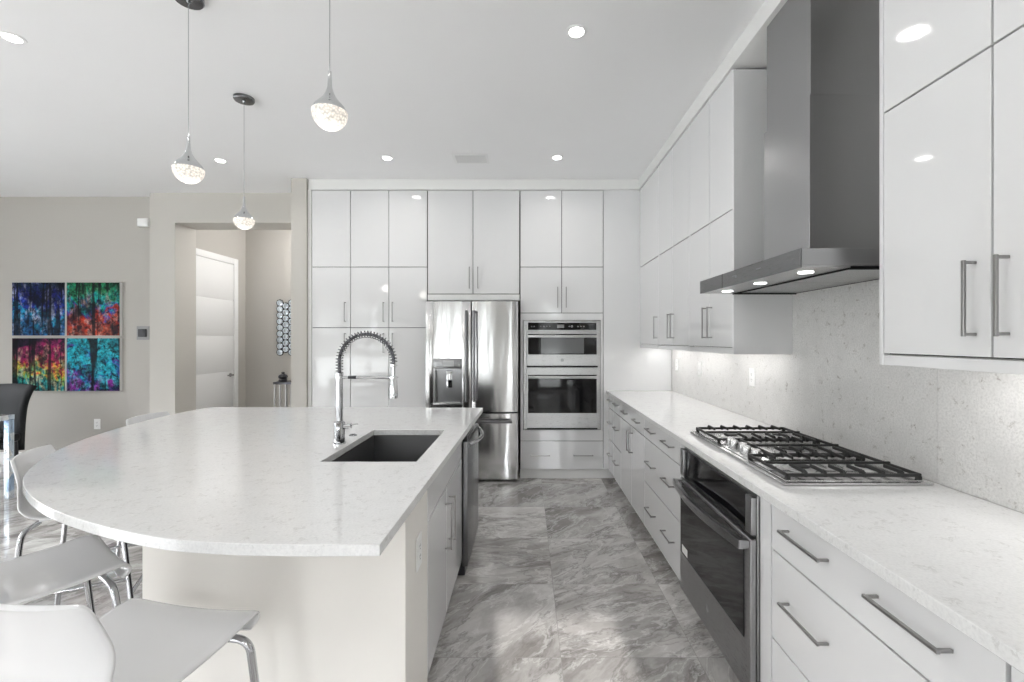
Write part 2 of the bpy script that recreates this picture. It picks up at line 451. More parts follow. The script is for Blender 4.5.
for axis, holes in ((1, HB), (0, HL)):
    for (u0, u1, z0, z1) in holes:
        k += 1
        m = MB(); a, b = (YW - .13, YW - .06) if axis == 1 else (XW - .13, XW - .06)
        def bx(m, p0, p1, q0, q1, a=a, b=b, axis=axis):
            if axis == 1: m.box(p0, p1, a, b, q0, q1)
            else: m.box(a, b, p0, p1, q0, q1)
        n = 3 if u1 - u0 > 1.5 else 1; w = .06
        bx(m, u0, u1, z0, z0 + w); bx(m, u0, u1, z1 - w, z1)
        for i in range(n + 1):
            c = u0 + (u1 - u0 - w) * i / n; bx(m, c, c + w, z0 + w, z1 - w)
        fo = struct('window_%d' % k, m, 'dark_metal')
        g = MB(); mid = (a + b) / 2
        if axis == 1: g.box(u0 + .01, u1 - .01, mid - .003, mid + .003, z0 + .01, z1 - .01)
        else: g.box(mid - .003, mid + .003, u0 + .01, u1 - .01, z0 + .01, z1 - .01)
        g.build('pane', 'pane_glass', fo)
        pl = lamp('daylight_portal', 'AREA', ((u0 + u1) / 2, YW - .25, (z0 + z1) / 2) if axis == 1 else (XW - .25, (u0 + u1) / 2, (z0 + z1) / 2), 1.0, u1 - u0,
                  (PI / 2, 0, 0) if axis == 1 else (PI / 2, 0, -PI / 2), z1 - z0)
        pl.data.cycles.is_portal = True
struct('ground_outside', MB().box(-30, 20, -30, 20, -.4, -.15), 'ground')
# baseboards
struct('baseboard_left_back', MB().box(XW, -4.16, YL - .015, YL, 0, .13, .003), 'white_trim')
struct('baseboard_portal', MB().box(-4.175, -3.875, 5.015, 5.03, 0, .13, .003), 'white_trim')
struct('baseboard_hall', MB().box(-4.02, -2.36, YH - .015, YH, 0, .13, .003), 'white_trim')
# fascia above the cabinets
struct('trim_1', MB().box(-2.2, 1.14, YB, 5.2, 2.925, ZC), 'white_matte')
struct('trim_2', MB().box(1.14, 1.49, .2, YB + .02, 2.925, ZC, .004), 'white_matte')

# hall door, leaf with four grooves, casing and lever
DX = -4.02
DA, DB, DT = 5.44, 6.24, 2.435
m = MB()
m.box(DX, DX + .022, DB + .001, DB + .085, 0, DT + .085, .003); m.box(DX, DX + .022, DA - .085, DA - .001, 0, DT + .085, .003); m.box(DX, DX + .022, DA, DB, DT + .003, DT + .085, .003)
dr = struct('door_1', m, 'white_trim')
m = MB(); zz = [0.01, .50, .98, 1.46, 1.94, DT]
for a, b in zip(zz, zz[1:]): m.box(DX - .001, DX + .012, DA + .003, DB - .003, a + .004, b - .004, .003)
m.box(DX - .001, DX + .007, DA + .003, DB - .003, .01, DT)
m.build('door_leaf', 'white_trim', dr)
m = MB(); m.lathe([(.026, 0), (.026, .008), (.012, .012), (.012, .045)], (DX + .012, DB - .075, .93), 16, 'x')
m.tube([(DX + .055, DB - .07, .93), (DX + .058, DB - .19, .93)], .009, 10)
m.build('door_handle', 'nickel', dr)

# ------------------------------------------------------------------ cabinet helpers
G = .0029     # half of a gap between fronts
def bar_handle(mb, p, axis, length, out, off=.032, t=.0042):
    """square bar pull centred at p on the face, running along `axis`, standing `off` out along vector out"""
    p = Vector(p); d = Vector(axis) * (length / 2); o = Vector(out); s = Vector((1, 1, 1)) - Vector([abs(c) for c in axis]) - Vector([abs(c) for c in out])
    def bb(a, b, ext):
        lo = Vector([min(a[i], b[i]) - ext[i] for i in range(3)]); hi = Vector([max(a[i], b[i]) + ext[i] for i in range(3)])
        mb.box(lo.x, hi.x, lo.y, hi.y, lo.z, hi.z, .0012, 1)
    q = p + o * off
    e = [t, t, t]
    bb(q - d, q + d, [t if abs(axis[i]) < .5 else 0 for i in range(3)])
    for sg in (-1, 1):
        a = p + d * sg * .94
        bb(a + o * .0005, a + o * (off - t), [t * .9 if abs(out[i]) < .5 else 0 for i in range(3)])
def front_y(parent, name, org, x0, x1, z0, z1, y=YB, handles=()):
    """a front facing the camera; handles: (x, z, 'v'|'h', length)"""
    o = MB(org).box(x0 + G, x1 - G, y, y + .02, z0 + G, z1 - G, .0012, 1).build(name, 'white_gloss', parent)
    for (hx, hz, d, L) in handles:
        m = MB(org); bar_handle(m, (hx, y, hz), (0, 0, 1) if d == 'v' else (1, 0, 0), L, (0, -1, 0)); m.build('handle', 'nickel', o)
    return o
def front_x(parent, name, org, y0, y1, z0, z1, x=XF, sgn=-1, handles=()):
    """a front facing along x (sgn -1: towards the aisle from the right); handles: (y, z, dir, length)"""
    o = MB(org).box(x, x - sgn * .02, y0 + G, y1 - G, z0 + G, z1 - G, .0012, 1).build(name, 'white_gloss', parent)
    for (hy, hz, d, L) in handles:
        m = MB(org); bar_handle(m, (x, hy, hz), (0, 0, 1) if d == 'v' else (0, 1, 0), L, (sgn, 0, 0)); m.build('handle', 'nickel', o)
    return o
def px(x, Y=YB): return (x - CX) * Y / F
def pz(y, Y=YB): return CZ - (y - CY) * Y / F

# ------------------------------------------------------------------ tall cabinets on the back wall
ZT, Z1, Z2, ZK = 2.92, pz(267), pz(327.7), .095
xs = [px(311.8), px(350.4), px(388.8), px(427.2)]
def tall(name, label, cols, handles_of):
    x0, x1 = cols[0], cols[-1]; org = (x0, YB, 0)
    t = thing(name, label, 'cabinet', org)
    MB(org).box(x0, x1, YB + .0215, 5.19, ZK, ZT).build('carcass', 'gap_shade', t)
    MB(org).box(x0, x1, YB + .06, 5.19, 0, ZK - .001).build('toe_kick', 'white_matte', t)
    for i, (a, b) in enumerate(zip(cols, cols[1:])):
        hx = handles_of[i]
        front_y(t, 'door', org, a, b, Z1, ZT)
        front_y(t, 'door', org, a, b, Z2, Z1, handles=[(hx, pz(312), 'v', .20)])
        front_y(t, 'door', org, a, b, ZK, Z2, handles=[(hx, pz(343), 'v', .20)])
    return t
tall('pantry_cabinet', 'single-width white gloss pantry column beside the beige wall end, left of the faucet arch', xs[:2], [px(345.5)])
tall('pantry_cabinet', 'double-width white gloss pantry with paired doors, directly left of the refrigerator', xs[1:], [px(384), px(393)])
ms = MB().box(-2.203, xs[0] - .002, YB - .004, 5.19, 0, 2.924, .001, 1).build('filler_strip', 'white_matte')
tag(ms, 'narrow white upright filler strip between beige wall end and pantry', 'filler panel')

xa, xb, xc = xs[3] + .004, px(473), px(519.6)
org = (xa, YB, 0)
t = thing('fridge_cabinet', 'white gloss two-door cabinet directly above the refrigerator', 'cabinet', org)
ZF = pz(294)
m = MB(org); m.box(xa, xc, YB + .0215, 5.19, ZF, ZT); m.build('carcass', 'gap_shade', t)
m = MB(org); m.box(xa, xc, YB + .004, YB + .03, ZF - .065, ZF - .003, .001, 1); m.build('filler_rail', 'white_matte', t)
m = MB(org); m.box(xa, xa + .006, YB + .03, 5.19, 0, ZF - .004); m.build('side_panel', 'gap_shade', t)
front_y(t, 'door', org, xa, xb, ZF, ZT, handles=[(px(470) - .004, pz(278), 'v', .22)])
front_y(t, 'door', org, xb, xc, ZF, ZT, handles=[(px(478), pz(278), 'v', .22)])

# oven tower: the frame round the ovens is one panel with an opening
xo0, xo1, xom = px(520.2), px(603.2), px(561.7)
org = (xo0, YB, 0)
ZO1, ZO2, ZD = pz(313), pz(441), .095
OV = (px(523.5), px(600.3), pz(429.5), pz(320.5))          # the hole for the ovens
t = thing('oven_cabinet', 'white gloss tower cabinet holding the built-in double ovens', 'cabinet', org)
m = MB(org); m.box(xo0, xo0 + .018, YB + .0215, 5.19, ZD, ZT); m.box(xo1 - .018, xo1, YB + .0215, 5.19, ZD, ZT)
m.box(xo0 + .018, xo1 - .018, YB + .0215, 5.19, ZO1 - .03, ZT); m.box(xo0 + .018, xo1 - .018, YB + .0215, 5.19, ZD, OV[2] - .004)
m.build('carcass', 'gap_shade', t)
m = MB(org)
m.box(xo0 + G, OV[0] - .004, YB, YB + .02, ZO2 + G, ZO1 - G); m.box(OV[1] + .004, xo1 - G, YB, YB + .02, ZO2 + G, ZO1 - G)
m.box(OV[0] - .004, OV[1] + .004, YB, YB + .02, OV[3] + .004, ZO1 - G); m.box(OV[0] - .004, OV[1] + .004, YB, YB + .02, ZO2 + G, OV[2] - .004)
m.build('oven_surround', 'white_gloss', t)
for a, b, hx in ((xo0, xom, px(557.5)), (xom, xo1, px(566))):
    front_y(t, 'door', org, a, b, Z1, ZT)
    front_y(t, 'door', org, a, b, ZO1, Z1, handles=[(hx, pz(297.5), 'v', .21)])
front_y(t, 'drawer', org, xo0, xo1, ZD, ZO2, handles=[(px(540), pz(455), 'h', .20), (px(583), pz(455), 'h', .20)])
MB(org).box(xo0, XF + .064, YB + .03, 5.19, 0, ZD - .001).build('toe_kick', 'white_matte', t)

m = MB((xo1, YB, 0)).box(xo1 + .003, XR - .002, YB, 5.19, .095, ZT, .001, 1)
o = m.build('corner_panel', 'white_gloss'); o.location = (xo1, YB, 0)
tag(o, 'blank tall white gloss end panel rising from the worktop in the back right corner', 'panel')

# ------------------------------------------------------------------ refrigerator
YF = 4.49
def fx(x): return px(x, YF)
def fz(y): return pz(y, YF)
FX0, FX1 = fx(425.6), fx(518.0)
org = ((FX0 + FX1) / 2, YF + .06, 0)
fr = thing('refrigerator', 'stainless steel french-door refrigerator with ice and water dispenser', 'refrigerator', org)
MB(org).box(FX0 + .004, FX1 - .004, YF + .075, 5.12, .03, fz(302.5), .004).build('body', 'dark_plastic', fr)
MB(org).box(FX0 + .03, FX1 - .03, YF + .1, YF + .14, .0, .03).build('foot_grille', 'black_gap', fr)
xg = fx(471.3); zs = fz(412.2); ztop = fz(301.3)
def bowed(x0, x1, z0, z1, y, d, bow=.012, n=14):
    """door slab whose front swells slightly"""
    mb = MB(org); pts = []
    for i in range(n + 1):
        t_ = i / n; e = min(1, min(t_, 1 - t_) * 9); yy = y - bow * math.sin(PI * t_) + (1 - math.sqrt(max(0, 1 - (1 - e) ** 2))) * .012
        pts.append((x0 + (x1 - x0) * t_, yy))
    pts += [(x1, y + d), (x0, y + d)]
    return mb.prism(pts, 2, z0, z1)
# left door with a dispenser recess: four pieces round the opening
dx0, dx1, dz0, dz1 = fx(433.2), fx(462), fz(403.5), fz(358.5)
L0, L1 = FX0, xg - .004
mb = MB(org)
mb.box(L0, dx0, YF, YF + .065, zs + .004, ztop, .004); mb.box(dx1, L1, YF, YF + .065, zs + .004, ztop, .004)
mb.box(dx0, dx1, YF, YF + .065, dz1, ztop); mb.box(dx0, dx1, YF, YF + .065, zs + .004, dz0)
ld = mb.build('fridge_door', 'steel_fridge', fr)
mb = MB(org); zp = fz(368.5)
mb.box(dx0 + .002, dx1 - .002, YF - .006, YF + .03, zp, dz1 - .002, .004)
dp = mb.build('dispenser_panel', 'steel_oven', ld)
mb = MB(org); mb.box(dx0 + .002, dx1 - .002, YF + .05, YF + .064, dz0, zp); mb.box(dx0 + .001, dx0 + .022, YF - .004, YF + .05, dz0, zp); mb.box(dx1 - .022, dx1 - .001, YF - .004, YF + .05, dz0, zp)
mb.box(dx0 + .022, dx1 - .022, YF + .0, YF + .05, zp - .02, zp); mb.build('dispenser_recess', 'steel_oven', ld)
mb = MB(org); mb.box(fx(443), fx(454), YF - .009, YF - .0062, fz(366.5), fz(360.5), .001, 1); mb.build('display', 'display_pale', ld)
mb = MB(org); mb.lathe([(.012, 0), (.012, -.008), (.007, -.010)], (fx(459), YF - .006, fz(365.5)), 14, 'y'); mb.build('knob', 'steel', ld)
mb = MB(org); mb.box(fx(446), fx(452), YF + .02, YF + .045, fz(388), fz(371), .003); mb.build('paddle', 'chrome', ld)
mb = MB(org); mb.box(dx0 - .003, dx1 + .003, YF - .012, YF + .045, dz0 - .012, dz0 + .008, .003); mb.build('drip_tray', 'steel', ld)
rd = bowed(xg + .004, FX1, zs + .004, ztop, YF, .065, .008).build('fridge_door', 'steel_fridge', fr)
fd = bowed(FX0, FX1, fz(479.3), zs - .014, YF, .065, .008).build('freezer_drawer', 'steel_fridge', fr)
def tube_handle(parent, p0, p1, out, r=.0145, off=.055):
    mb = MB(org); p0 = Vector(p0); p1 = Vector(p1); o = Vector(out) * off; d = (p1 - p0).normalized()
    mb.tube([p0 + o - d * .012, p1 + o + d * .012], r, 14)
    for p in (p0, p1): mb.tube([p + Vector(out) * .0, p + d * 0 + o], r * .8, 10)
    return mb.build('handle', 'steel_dark', parent)
tube_handle(ld, (fx(467), YF, fz(400)), (fx(467), YF, fz(312)), (0, -1, 0))
tube_handle(rd, (fx(474.8), YF - .004, fz(400)), (fx(474.8), YF - .004, fz(312)), (0, -1, 0))
tube_handle(fd, (fx(433), YF - .004, fz(420.8)), (fx(511), YF - .004, fz(420.8)), (0, -1, 0))

# ------------------------------------------------------------------ double wall oven
OX0, OX1, OZ0, OZ1 = OV; YO = YB - .018
org = ((OX0 + OX1) / 2, YB, OZ0)
wo_ = thing('wall_oven', 'stainless double wall oven built into the white tower', 'oven', org)
MB(org).box(OX0 + .03, OX1 - .03, YB + .022, 5.1, OZ0 + .02, OZ1 - .02).build('oven_body', 'dark_metal', wo_)
m = MB(org); m.box(OX0, OX1, YB - .006, YB + .0215, OZ0, OZ1, .002, 1); m.build('trim_frame', 'steel', wo_)
ix0, ix1 = px(526.6), px(597.6)
m = MB(org); m.box(ix0 - .004, ix1 + .004, YO, YB - .007, pz(331.2), pz(321.2), .002, 1); cp = m.build('control_panel', 'steel', wo_)
m = MB(org); m.box(px(528), px(596), YO - .002, YO - .0005, pz(330), pz(322.8)); m.build('control_glass', 'black_glass', cp)
m = MB(org); m.box(px(557), px(564), YO - .003, YO - .0022, pz(328), pz(324.6))
for q in (531, 533.5, 540, 543, 546, 549, 568.5, 577, 580, 583): m.box(px(q), px(q + 1.2), YO - .003, YO - .0022, pz(327), pz(326))
m.lathe([(.011, 0), (.011, -.012), (.008, -.014)], (px(571.6), YO - .002, pz(326.5)), 14, 'y')
m.build('display_marks', 'grey_plastic', cp)['kind'] = 'stuff'
def oven_door(z0, z1, g0, g1, hz, inner, emb):
    m = MB(org); m.box(ix0, ix1, YO - .012, YB - .007, z0, z1, .003, 1); d = m.build('oven_door', 'steel', wo_)
    m = MB(org); m.box(px(528), px(596.2), YO - .0145, YO - .0125, g0, g1); w = m.build('door_glass', 'black_glass', d)
    if inner:
        m = MB(org); m.box(px(541), px(583.5), YO - .0165, YO - .015, g0 + .01, g1 - .035); m.build('viewing_window', 'window_tint', d)
    m = MB(org); m.box(px(528), px(596), YO - .058, YO - .040, hz - .014, hz + .014, .004)
    for q in (531, 593): m.box(px(q) - .008, px(q) + .008, YO - .041, YO - .0128, hz - .010, hz + .010)
    m.build('handle', 'steel', d)
    if emb:
        m = MB(org); c = (px(562), YO - .0125, emb)
        m.lathe([(.017, 0), (.017, -.003), (.0145, -.003), (.0145, -.0012), (0, -.0012)], c, 24, 'y')
        for a in range(4): m.tube(arcpts((c[0] + .006 * math.cos(a * PI / 2), c[1] - .0022, c[2] + .006 * math.sin(a * PI / 2)), .005, 0, 2 * PI * .8, 8, (1, 0, 0), (0, 0, 1)), .0009, 5)
        m.build('emblem', 'grey_plastic', d)
oven_door(pz(365.3), pz(332.4), pz(354.4), pz(334.0), pz(336.3), True, pz(360))
m = MB(org); m.box(ix0, ix1, YB - .010, YB - .007, pz(367.3), pz(365.8)); m.build('vent_slot', 'black_gap', wo_)
oven_door(pz(427.4), pz(367.6), pz(412.6), pz(374.6), pz(376.8), False, None)
m = MB(org); m.box(ix0 + .004, ix1 - .004, YB - .014, YB - .007, pz(429.2), pz(427.8)); m.build('bottom_vent', 'black_gap', wo_)

# ------------------------------------------------------------------ right run: base cabinets
ZB = .10
def base(name, label, y0, y1):
    org = (XF, (y0 + y1) / 2, 0)
    t = thing(name, label, 'cabinet', org)
    MB(org).box(XF + .0215, 1.47, y0 + .0005, y1 - .0005, ZB, TOP - .033).build('carcass', 'gap_shade', t)
    MB(org).box(XF + .065, 1.47, y0 + .0005, y1 - .0005, 0, ZB - .001).build('toe_kick', 'white_matte', t)
    return t, org
YS = [4.595, 4.34, 4.0, 3.20, 2.455]
ZTB = TOP - .034
Zd1, Zd2 = .725, .415
t, o_ = base('base_cabinet', 'very narrow white base cabinet in the far corner against the oven tower', YS[1], YS[0])
for a, b in ((Zd1, ZTB), (Zd2, Zd1), (ZB, Zd2)): front_x(t, 'drawer', o_, YS[1], YS[0], a, b, handles=[((YS[0] + YS[1]) / 2, (a + b) / 2 + .02, 'h', .12)])
t, o_ = base('base_cabinet', 'narrow white three-drawer base cabinet, second from the far corner', YS[2], YS[1])
for a, b in ((Zd1, ZTB), (Zd2, Zd1), (ZB, Zd2)): front_x(t, 'drawer', o_, YS[2], YS[1], a, b, handles=[((YS[2] + YS[1]) / 2, (a + b) / 2 + .02, 'h', .16)])
t, o_ = base('base_cabinet', 'wide white base cabinet with a pair of doors below one long drawer', YS[3], YS[2])
front_x(t, 'drawer', o_, YS[3], YS[2], Zd1, ZTB, handles=[(3.80, .80, 'h', .16), (3.40, .80, 'h', .16)])
front_x(t, 'door', o_, 3.6, YS[2], ZB, Zd1, handles=[(3.64, .60, 'v', .16)])
front_x(t, 'door', o_, YS[3], 3.6, ZB, Zd1, handles=[(3.56, .60, 'v', .16)])
t, o_ = base('base_cabinet', 'wide white three-drawer base cabinet with two pulls per drawer, left of the black oven', YS[4], YS[3])
for a, b in ((Zd1, ZTB), (Zd2, Zd1), (ZB, Zd2)): front_x(t, 'drawer', o_, YS[4], YS[3], a, b, handles=[(3.01, (a + b) / 2 + .01, 'h', .17), (2.64, (a + b) / 2 + .01, 'h', .17)])
# housing round the oven
Y0o, Y1o = 1.548, YS[4]
UO = (1.625, 2.378, .115, .852)                       # oven front: y0, y1, z0, z1
t, o_ = None, (XF, (Y0o + Y1o) / 2, 0)
t = thing('oven_housing', 'plain white housing cabinet framing the black undercounter oven', 'cabinet', o_)
for a, b in ((Y0o + .001, Y0o + .02), (Y1o - .02, Y1o - .001)): MB(o_).box(XF + .0215, 1.47, a, b, ZB, TOP - .033).build('side_panel', 'white_carcass', t)
m = MB(o_); m.box(XF, XF + .02, Y0o + G, UO[0] - .004, ZB, ZTB); m.box(XF, XF + .02, UO[1] + .004, Y1o - G, ZB, ZTB); m.box(XF, XF + .02, UO[0] - .003, UO[1] + .003, UO[3] + .003, ZTB); m.build('filler', 'white_gloss', t)
MB(o_).box(XF + .065, 1.47, Y0o + .001, Y1o - .001, 0, ZB - .001).build('toe_kick', 'white_matte', t)
t, o_ = base('base_cabinet', 'nearest wide white three-drawer base cabinet, right of the black oven', .79, Y0o)
for a, b in ((.70, ZTB), (.40, .70), (ZB, .40)): front_x(t, 'drawer', o_, .79, Y0o, a, b, handles=[(1.35, (a + b) / 2 + .02, 'h', .20), (.985, (a + b) / 2 + .02, 'h', .20)])
t, o_ = base('base_cabinet', 'white base cabinet barely showing at the bottom right corner of the picture', .02, .787)
front_x(t, 'door', o_, .02, .40, ZB, ZTB, handles=[(.36, .70, 'v', .16)])
front_x(t, 'door', o_, .40, .787, ZB, ZTB, handles=[(.44, .70, 'v', .16)])

# ------------------------------------------------------------------ undercounter oven
y0, y1, z0, z1 = UO; XO = .800
org = (XF, (y0 + y1) / 2, z0)
uo = thing('undercounter_oven', 'black glass oven with bowed handle built in below the gas cooktop', 'oven', org)
MB(org).box(XF + .03, 1.42, y0 + .03, y1 - .03, z0 + .01, z1 - .02).build('oven_body', 'dark_metal', uo)
MB(org).box(XF - .008, XF + .0295, y0, y1, z0, z1, .002, 1).build('trim_frame', 'steel_oven', uo)
zc0 = .708
m = MB(org); m.box(XO + .022, XF - .009, y0 + .05, y1 - .05, zc0, z1 - .012, .002, 1); cp = m.build('control_panel', 'black_glass', uo)
for (a, b) in ((y0 + .002, y0 + .048), (y1 - .048, y1 - .002)):
    MB(org).box(XO + .005, XF - .009, a, b, zc0, z1 - .008, .003).build('end_cap', 'steel_oven', cp)
MB(org).box(XF - .012, XF - .009, y0 + .01, y1 - .01, zc0 - .02, zc0 - .001).build('vent_slot', 'black_gap', uo)
m = MB(org); m.box(XO + .004, XF - .009, y0 + .004, y1 - .004, z0 + .005, zc0 - .016, .003, 1); od = m.build('oven_door', 'steel_oven', uo)
m = MB(org); m.box(XO + .001, XO + .0035, y0 + .05, y1 - .02, .315, zc0 - .03); m.build('door_glass', 'black_glass', od)
m = MB(org); hp = []
for i in range(17):
    u = i / 16; hp.append((XO - .026 - .034 * math.sin(PI * u), y0 + .012 + (y1 - y0 - .024) * u, .672))
for p, q in zip(hp, hp[1:]): m.prism([(p[0] - .009, p[1]), (p[0] + .009, p[1]), (q[0] + .009, q[1]), (q[0] - .009, q[1])], 2, .656, .688)
for yy in (y0 + .022, y1 - .022): m.box(XO - .030, XO + .0035, yy - .012, yy + .012, .657, .687, .002, 1)
m.build('handle', 'steel_oven', od)
m = MB(org); m.box(XO - .0003, XO + .0008, y1 - .12, y1 - .045, .325, .362); m.build('sticker', 'sticker', od)
m = MB(org); c = (XO + .004, 2.02, .215); m.lathe([(.017, 0), (.017, -.003), (.0145, -.003), (.0145, -.0012), (0, -.0012)], c, 24, 'x'); m.build('emblem', 'grey_plastic', od)

# ------------------------------------------------------------------ right worktop and backsplash
o = MB((1.14, 2.2, TOP)).box(.81, 1.474, -.05, 4.598, TOP - .031, TOP, .002, 1).build('worktop', 'quartz_top'); o.location = (1.14, 2.2, TOP)
tag(o, 'long white quartz worktop along the right wall, carrying the gas cooktop', 'countertop')
m = MB((XR, 2.0, TOP)); zt = 1.325
for a, b in ((-.05, 1.632), (1.6335, 4.598)): m.box(XR, 1.4895, a, b, TOP + .0005, zt)
m.box(XR, 1.4895, 1.47, 2.535, zt, 2.92)
o = m.build('backsplash', 'quartz_splash'); o.location = (XR, 2.0, TOP)
tag(o, 'grey veined stone slab backsplash behind the cooktop and hood', 'backsplash')

def wall_plate(name, label, c, n, w=.072, h=.116, kind='outlet', group=None):
    """c: centre on the wall, n: outward normal (unit, along x or y)"""
    org = c; t = thing(name, label, 'outlet' if kind == 'outlet' else 'switch', c, 0, group)
    a = Vector(n); u = Vector((abs(n[1]), abs(n[0]), 0))
    def slab(m, du, dz, su, sz, d0, d1, bev=0.0):
        p = Vector(c) + u * du + Vector((0, 0, dz)); lo = p - u * su - Vector((0, 0, sz)) + a * d0; hi = p + u * su + Vector((0, 0, sz)) + a * d1
        m.box(lo.x, hi.x, lo.y, hi.y, lo.z, hi.z, bev, 1)
    m = MB(c); slab(m, 0, 0, w / 2, h / 2, .0005, .006, .002); m.build('cover_plate', 'plate_white', t)
    if kind == 'outlet':
        m = MB(c); slab(m, 0, 0, .0165, .033, .0062, .008, .001); s = m.build('socket', 'plate_white', t)
        m = MB(c)
        for dz in (-.018, .018):
            for du in (-.006, .006): slab(m, du, dz + .003, .0012, .004, .0081, .0086)
            slab(m, 0, dz - .008, .002, .002, .0081, .0086)
        m.build('slots', 'outlet_hole', s)
    else:
        m = MB(c); slab(m, 0, 0, .0165, .033, .0062, .009, .001); m.build('rocker', 'plate_white', t)
    return t
wall_plate('wall_outlet', 'white outlet on the backsplash nearest the back corner', (XR, 4.44, 1.165), (-1, 0, 0))
wall_plate('wall_outlet', 'middle white outlet of three on the backsplash', (XR, 3.86, 1.165), (-1, 0, 0))
wall_plate('wall_outlet', 'white outlet on the backsplash closest to the range hood', (XR, 2.96, 1.165), (-1, 0, 0))
wall_plate('wall_outlet', 'white outlet low on the beige wall below the four bright canvases', (px(97.5, YL), YL, pz(424, YL)), (0, -1, 0))

# ------------------------------------------------------------------ gas cooktop
CX0, CX1, CY0, CY1 = .905, 1.438, 1.60, 2.515
org = ((CX0 + CX1) / 2, (CY0 + CY1) / 2, TOP)
ck = thing('gas_cooktop', 'stainless five-burner gas cooktop with black iron grates', 'cooktop', org)
m = MB(org); m.box(CX0, CX1, CY0, CY1, TOP + .0005, TOP + .010, .004); m.box(CX0 + .02, CX1 - .02, CY0 + .02, CY1 - .02, TOP + .009, TOP + .014, .003); m.build('cooktop_pan', 'steel_bright', ck)
zg = TOP + .036
LW = (CY1 - CY0 - .04) / 3
cyc = [CY0 + .02 + LW * (i + .5) for i in range(3)]
for i, yc in enumerate(cyc):
    a, b = yc - LW / 2 + .003, yc + LW / 2 - .003
    xa_, xb_ = CX0 + .025 + (.10 if i == 1 else 0), CX1 - .025
    m = MB(org); r = .006
    def bar(x0, x1, y0_, y1_, z0_=zg - .012, z1_=zg, m=m): m.box(x0, x1, y0_, y1_, z0_, z1_, .002, 1)
    bar(xa_, xb_, a, a + .008); bar(xa_, xb_, b - .008, b); bar(xa_, xa_ + .009, a, b); bar(xb_ - .009, xb_, a, b)
    n = 6 if i != 1 else 5
    for q in range(1, n + 1):                        # fingers standing across the frame
        xx = xa_ + (xb_ - xa_) * q / (n + 1)
        bar(xx - .0035, xx + .0035, a, a + LW * .30, zg - .002, zg + .012); bar(xx - .0035, xx + .0035, b - LW * .30, b, zg - .002, zg + .012)
        m.prism([(a - .001, zg - .012), (a + .018, zg - .012), (a + .018, zg + .012), (a - .001, zg + .006)], 0, xx - .0052, xx + .0052)
        m.prism([(b + .001, zg - .012), (b - .018, zg - .012), (b - .018, zg + .012), (b + .001, zg + .006)], 0, xx - .0052, xx + .0052)
    bar(xa_, xb_, yc - .004, yc + .004, zg - .004, zg + .006)
    for xx in (xa_, xb_ - .014):
        for yy in (a, b - .014): m.box(xx, xx + .014, yy, yy + .014, TOP + .0135, zg - .01)
    m.build('grate', 'cast_iron', ck)
for (bx_, by_, r) in ((1.06, cyc[0], .042), (1.31, cyc[0], .036), (1.20, cyc[1], .056), (1.06, cyc[2], .036), (1.31, cyc[2], .042)):
    m = MB(org); m.lathe([(r + .014, 0), (r + .012, .003), (r, .005), (r, .009), (r - .004, .010)], (bx_, by_, TOP + .0135), 24); bo = m.build('burner', 'burner_grey', ck)
    m = MB(org); m.lathe([(r - .006, .0102), (r - .006, .0135), (r - .010, .015), (0, .015)], (bx_, by_, TOP + .0135), 24); m.build('burner_cap', 'cast_iron', bo)
for j in range(5):
    yk = cyc[1] + (j - 2) * .060
    xk = CX0 + .07 if j % 2 == 0 else CX0 + .105
    m = MB(org); m.lathe([(.024, 0), (.024, .005), (.019, .007), (.0185, .030), (.016, .034), (0, .034)], (CX0 + .075 if j in (0, 2, 4) else CX0 + .062, yk, TOP + .0135), 20)
    m.build('control_knob', 'steel_bright', ck)

# ------------------------------------------------------------------ range hood
HX0, HY0, HY1, HZ0, HZ1 = .951, 1.578, 2.49, 1.66, 1.7275
org = (1.30, 2.03, HZ0)
hd = thing('range_hood', 'stainless chimney range hood over the gas cooktop', 'range hood', org)
m = MB(org); m.box(HX0 + .008, XR - .001, HY0, HY1, HZ0 + .008, HZ1, .001, 1); can = m.build('canopy', 'steel_hood', hd)
m = MB(org); m.box(HX0, HX0 + .0075, HY0 + .001, HY1 - .001, HZ0, HZ1, .001, 1); fa = m.build('front_fascia', 'steel_dark', can)
ya = 2.205
m = MB(org); m.box(HX0 - .0006, HX0 + .001, ya - .002, ya + .002, HZ0, HZ1); m.build('fascia_joint', 'black_gap', can)
m = MB(org)
for yy in (2.08, 1.86): m.box(HX0 - .0012, HX0 - .0002, yy - .018, yy + .018, HZ0 + .038, HZ0 + .042)
m.lathe([(.007, 0), (.007, -.002)], (HX0, 2.06, HZ0 + .036), 12, 'x')
m.build('control_marks', 'display', can)
m = MB(org); m.box(HX0 + .009, 1.128, HY0 + .003, HY1 - .003, HZ0 + .001, HZ0 + .0075); m.build('light_panel', 'steel', can)
m = MB(org); m.box(1.134, XR - .006, HY0 + .04, 2.028, HZ0 + .003, HZ0 + .0078); m.box(1.134, XR - .006, 2.034, HY1 - .012, HZ0 + .003, HZ0 + .0078); m.build('filter', 'steel', can)
m = MB(org); m.box(1.1285, 1.1338, HY0 + .02, HY1 - .003, HZ0 - .005, HZ0 + .0079); m.box(1.133, XR - .002, HY1 - .012, HY1 - .003, HZ0 - .004, HZ0 + .0079); m.box(1.133, XR - .002, HY0 + .02, HY0 + .028, HZ0 - .004, HZ0 + .0079); m.box(XR - .0055, XR - .0015, HY0 + .036, HY1 - .01, HZ0 + .001, HZ0 + .0079); m.build('filter_seam', 'black_gap', can)
for yy in (1.70, 2.03, 2.36):
    m = MB(org); m.lathe([(.026, .0), (.026, -.0025), (.022, -.0025)], (1.045, yy, HZ0 + .0008), 20); b_ = m.build('hood_light', 'hood_glow', can)
    lamp('hood_lamp', 'AREA', (1.045 - org[0], yy - org[1], -.012), P_HOOD, .05, parent=can)
KX, KY0, KY1 = 1.157, 1.856, 2.212
